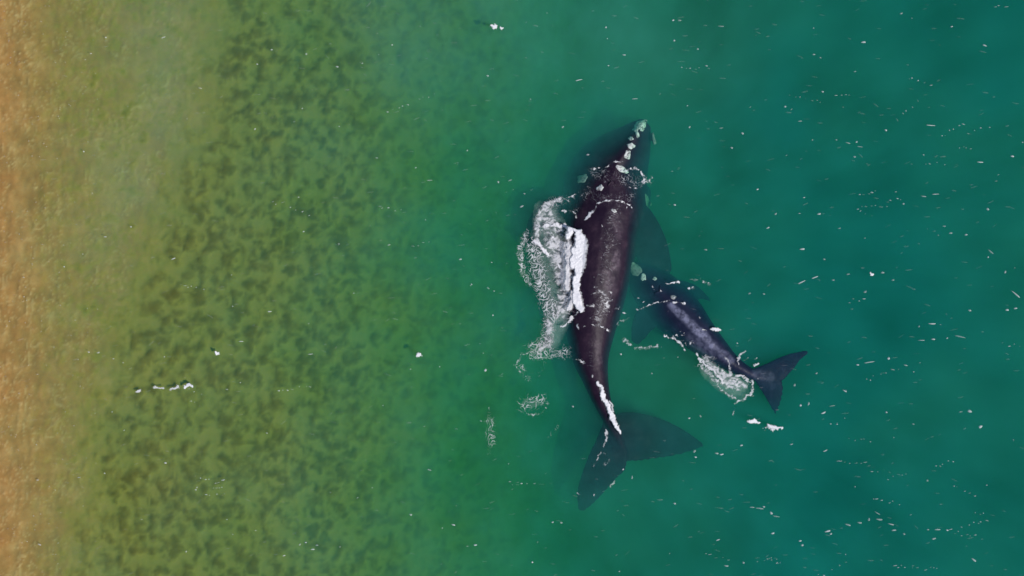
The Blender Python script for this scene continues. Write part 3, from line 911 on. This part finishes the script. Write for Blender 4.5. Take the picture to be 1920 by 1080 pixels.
# sun glints on the ripples, modelled as small white flecks
FLECKS = [  # px, py, length, width, angle (deg)
    (306, 70, 9, 4, -20), (375, 165, 8, 4, 10), (198, 70, 4, 3, 0), (574, 101, 6, 5, 0), (632, 125, 6, 5, 0), (482, 120, 4, 3, 0), (509, 93, 4, 4, 0),
    (478, 242, 3, 6, 20), (157, 284, 4, 4, 0), (245, 425, 5, 4, 0), (120, 500, 4, 4, 0), (569, 434, 4, 4, 0), (635, 457, 5, 4, 0), (197, 444, 9, 2, 0),
    (325, 485, 9, 3, -25), (166, 660, 5, 4, 0), (184, 661, 8, 4, 0), (505, 584, 10, 3, -5), (452, 640, 9, 3, 0), (582, 664, 12, 3, 0), (436, 574, 4, 3, 0),
    (500, 812, 4, 3, 0), (369, 914, 4, 5, 0), (367, 918, 4, 4, 0), (418, 900, 8, 3, -15), (425, 730, 6, 3, 0), (562, 1021, 5, 5, 0), (573, 1017, 5, 4, 0),
    (594, 1022, 8, 3, 0), (586, 1030, 8, 4, 0), (532, 1042, 6, 4, 0), (349, 1034, 5, 4, 0), (310, 868, 5, 5, 0), (148, 895, 9, 2, 0), (74, 1021, 9, 3, 30),
    (70, 900, 5, 3, 0), (805, 881, 9, 3, 10), (770, 965, 7, 5, 0), (850, 984, 8, 4, 10), (829, 990, 4, 4, 0), (891, 1022, 9, 4, -10), (876, 1024, 5, 3, 0),
    (1036, 979, 6, 4, 0), (1052, 980, 7, 3, 0), (998, 1054, 5, 4, 0), (1265, 944, 6, 5, 0), (910, 694, 7, 6, 0), (863, 486, 6, 5, 0), (729, 459, 6, 5, 0),
    (1055, 238, 6, 5, 0), (914, 142, 6, 5, 0), (735, 84, 4, 4, 0), (876, 282, 5, 4, 0), (805, 338, 13, 3, 3), (706, 296, 6, 3, 0), (934, 341, 5, 6, 0),
    (956, 338, 8, 4, -20), (1102, 290, 6, 5, 0), (978, 387, 8, 5, -20), (983, 363, 5, 4, 0), (915, 540, 7, 4, 40), (884, 533, 4, 4, 0), (924, 591, 4, 4, 0),
    (1265, 384, 6, 5, 0), (1293, 238, 5, 5, 0), (1190, 185, 12, 3, 0), (1085, 150, 14, 3, -10), (1170, 103, 8, 3, 0), (1136, 51, 5, 4, 0), (1264, 76, 6, 4, 0),
    (1262, 38, 5, 4, 0), (1274, 38, 10, 4, 0), (1352, 49, 14, 3, 0), (1308, 92, 6, 4, 0), (1352, 240, 9, 3, 0), (1372, 277, 6, 5, 0), (1392, 250, 6, 6, 0),
    (1472, 200, 6, 4, 0), (1526, 102, 6, 4, 10), (1538, 108, 6, 3, 10), (1619, 79, 13, 4, 0), (1603, 134, 6, 3, 0), (1542, 172, 6, 4, 0), (1661, 244, 6, 5, 0),
    (1590, 268, 11, 3, 12), (1606, 266, 6, 4, 0), (1612, 275, 15, 2, 5), (1602, 294, 7, 4, 0), (1568, 262, 5, 4, 0), (1745, 235, 22, 2, 3), (1838, 304, 14, 3, 0),
    (1898, 293, 7, 5, 0), (1846, 85, 9, 4, 25), (1784, 50, 5, 4, 0), (1690, 25, 7, 4, 0), (1500, 227, 8, 3, 0), (1420, 355, 5, 4, 0), (1454, 401, 6, 5, 0),
    (1536, 401, 10, 4, 0), (1440, 427, 9, 3, -15), (1574, 428, 8, 3, 0), (1694, 382, 6, 4, 0), (1732, 368, 13, 3, 5), (1754, 364, 14, 3, 0), (1852, 392, 8, 5, 20),
    (1782, 437, 7, 5, 0), (1770, 424, 8, 3, 0), (1811, 440, 6, 5, 0), (1323, 468, 7, 5, 0), (1504, 467, 14, 4, 0), (1545, 486, 6, 4, 0), (1590, 514, 7, 5, 0),
    (1562, 525, 6, 5, 0), (1655, 511, 10, 4, 0), (1674, 525, 8, 4, 0), (1528, 520, 13, 4, -20), (1503, 529, 16, 4, -22), (1622, 547, 8, 5, 0), (1405, 550, 6, 5, 0),
    (1432, 551, 6, 4, 0), (1858, 472, 16, 4, 35), (1853, 482, 4, 4, 0), (1885, 510, 5, 6, 0), (1905, 552, 22, 4, 38), (1818, 582, 7, 5, 0), (1888, 581, 7, 6, 0),
    (1904, 578, 7, 5, 0), (1748, 607, 18, 3, 5), (1723, 612, 5, 4, 0), (1750, 636, 8, 5, 0), (1776, 634, 4, 4, 0), (1800, 631, 22, 4, 15), (1728, 638, 14, 2, 0),
    (1630, 679, 20, 4, -8), (1608, 684, 8, 3, 0), (1666, 672, 5, 8, 30), (1531, 700, 6, 4, 0), (1490, 722, 6, 6, 0), (1501, 760, 6, 5, 0), (1516, 757, 4, 9, 30),
    (1544, 774, 12, 4, -15), (1560, 761, 12, 3, -10), (1662, 773, 6, 4, 0), (1584, 733, 10, 3, 25), (1818, 771, 12, 6, 10), (1801, 772, 7, 4, 0), (1838, 800, 8, 8, 20),
    (1712, 795, 5, 4, 0), (1484, 833, 7, 4, 0), (1547, 845, 10, 3, -20), (1424, 953, 16, 4, 8), (1410, 951, 10, 4, 5), (1455, 968, 18, 3, 8), (1432, 950, 6, 4, 0),
    (1446, 962, 8, 6, 20), (1449, 1000, 9, 4, 0), (1500, 1014, 6, 5, 0), (1504, 1022, 7, 5, 20), (1552, 996, 16, 4, -10), (1558, 1001, 6, 4, 0), (1590, 984, 12, 5, 15),
    (1612, 980, 10, 5, 0), (1629, 974, 6, 7, 0), (1649, 974, 14, 5, 0), (1645, 962, 14, 3, 28), (1671, 983, 13, 4, 10), (1676, 994, 9, 5, 0), (1695, 1001, 6, 5, 0),
    (1758, 993, 16, 3, 0), (1776, 994, 6, 4, 0), (1751, 1010, 9, 5, 0), (1740, 993, 5, 4, 0), (1826, 1050, 12, 5, 30), (1739, 901, 6, 5, 0), (1362, 1061, 10, 4, 0),
    (1394, 1055, 6, 5, 0), (1346, 1012, 8, 4, -15), (1344, 850, 8, 5, 0), (1353, 852, 9, 4, 0), (1302, 846, 6, 8, 0), (1390, 835, 6, 5, 0), (1313, 780, 8, 4, 40),
    (1222, 700, 5, 4, 0), (1074, 762, 5, 5, 0), (1164, 664, 5, 5, 0), (1292, 784, 6, 4, 20), (1185, 895, 4, 8, 10), (1304, 857, 6, 4, 0), (1168, 880, 5, 4, 0),
]
rng = np.random.default_rng(5)
items = [(px, py, l * 0.9, w * 0.8, a, 1.0) for px, py, l, w, a in FLECKS]
for _ in range(1500):           # barely visible pale streaks imitating the light on fine ripples
    px = rng.uniform(-200, 2120); py = rng.uniform(-160, 1240)
    if 1000 < px < 1230 and 230 < py < 830: continue
    items.append((px, py, rng.uniform(5, 15), rng.uniform(1.4, 3.0), rng.normal(-4, 16), 0.3))
for _ in range(150):            # faint specks
    px = rng.uniform(-160, 2080); py = rng.uniform(-120, 1200)
    if 990 < px < 1240 and 220 < py < 830: continue
    items.append((px, py, rng.uniform(2.0, 4.6), rng.uniform(1.6, 2.6), rng.normal(0, 18), 0.6))
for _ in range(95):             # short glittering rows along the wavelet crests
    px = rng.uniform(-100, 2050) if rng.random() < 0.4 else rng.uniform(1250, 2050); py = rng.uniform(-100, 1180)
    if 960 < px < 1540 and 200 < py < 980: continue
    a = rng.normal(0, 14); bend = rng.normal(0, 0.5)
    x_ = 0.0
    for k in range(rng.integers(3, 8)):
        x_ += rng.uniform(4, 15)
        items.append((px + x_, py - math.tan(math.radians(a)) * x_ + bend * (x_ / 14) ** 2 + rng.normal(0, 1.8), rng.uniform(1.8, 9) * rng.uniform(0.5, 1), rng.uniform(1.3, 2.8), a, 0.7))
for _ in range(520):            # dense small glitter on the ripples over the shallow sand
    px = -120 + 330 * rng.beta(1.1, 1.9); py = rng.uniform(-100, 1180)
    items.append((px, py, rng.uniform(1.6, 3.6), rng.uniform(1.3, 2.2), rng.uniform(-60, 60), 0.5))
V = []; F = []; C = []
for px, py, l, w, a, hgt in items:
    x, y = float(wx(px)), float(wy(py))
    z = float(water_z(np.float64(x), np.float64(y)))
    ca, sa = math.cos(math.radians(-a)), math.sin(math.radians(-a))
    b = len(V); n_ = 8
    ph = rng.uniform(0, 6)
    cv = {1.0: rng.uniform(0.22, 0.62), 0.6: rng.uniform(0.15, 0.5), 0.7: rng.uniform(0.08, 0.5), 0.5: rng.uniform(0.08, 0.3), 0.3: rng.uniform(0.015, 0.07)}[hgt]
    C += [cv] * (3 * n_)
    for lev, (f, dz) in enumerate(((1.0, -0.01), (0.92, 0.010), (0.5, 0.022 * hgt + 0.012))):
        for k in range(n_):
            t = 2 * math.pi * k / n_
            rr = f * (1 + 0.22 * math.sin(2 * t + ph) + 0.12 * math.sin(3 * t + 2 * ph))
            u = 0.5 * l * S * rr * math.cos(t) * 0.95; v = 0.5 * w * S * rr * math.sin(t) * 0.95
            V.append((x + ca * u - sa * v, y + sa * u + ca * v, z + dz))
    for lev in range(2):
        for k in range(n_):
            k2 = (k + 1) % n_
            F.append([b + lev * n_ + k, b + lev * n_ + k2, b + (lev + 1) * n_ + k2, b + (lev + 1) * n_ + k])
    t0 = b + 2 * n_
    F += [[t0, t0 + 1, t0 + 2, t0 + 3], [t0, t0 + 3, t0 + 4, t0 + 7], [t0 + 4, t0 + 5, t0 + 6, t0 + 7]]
o = link('glint_flecks', with_cover(mesh_np('glint_flecks', V, F), C), FOAM)
tag(o, 'tiny white flecks modelled for sun glints scattered over the whole sea surface', 'foam', kind='stuff')
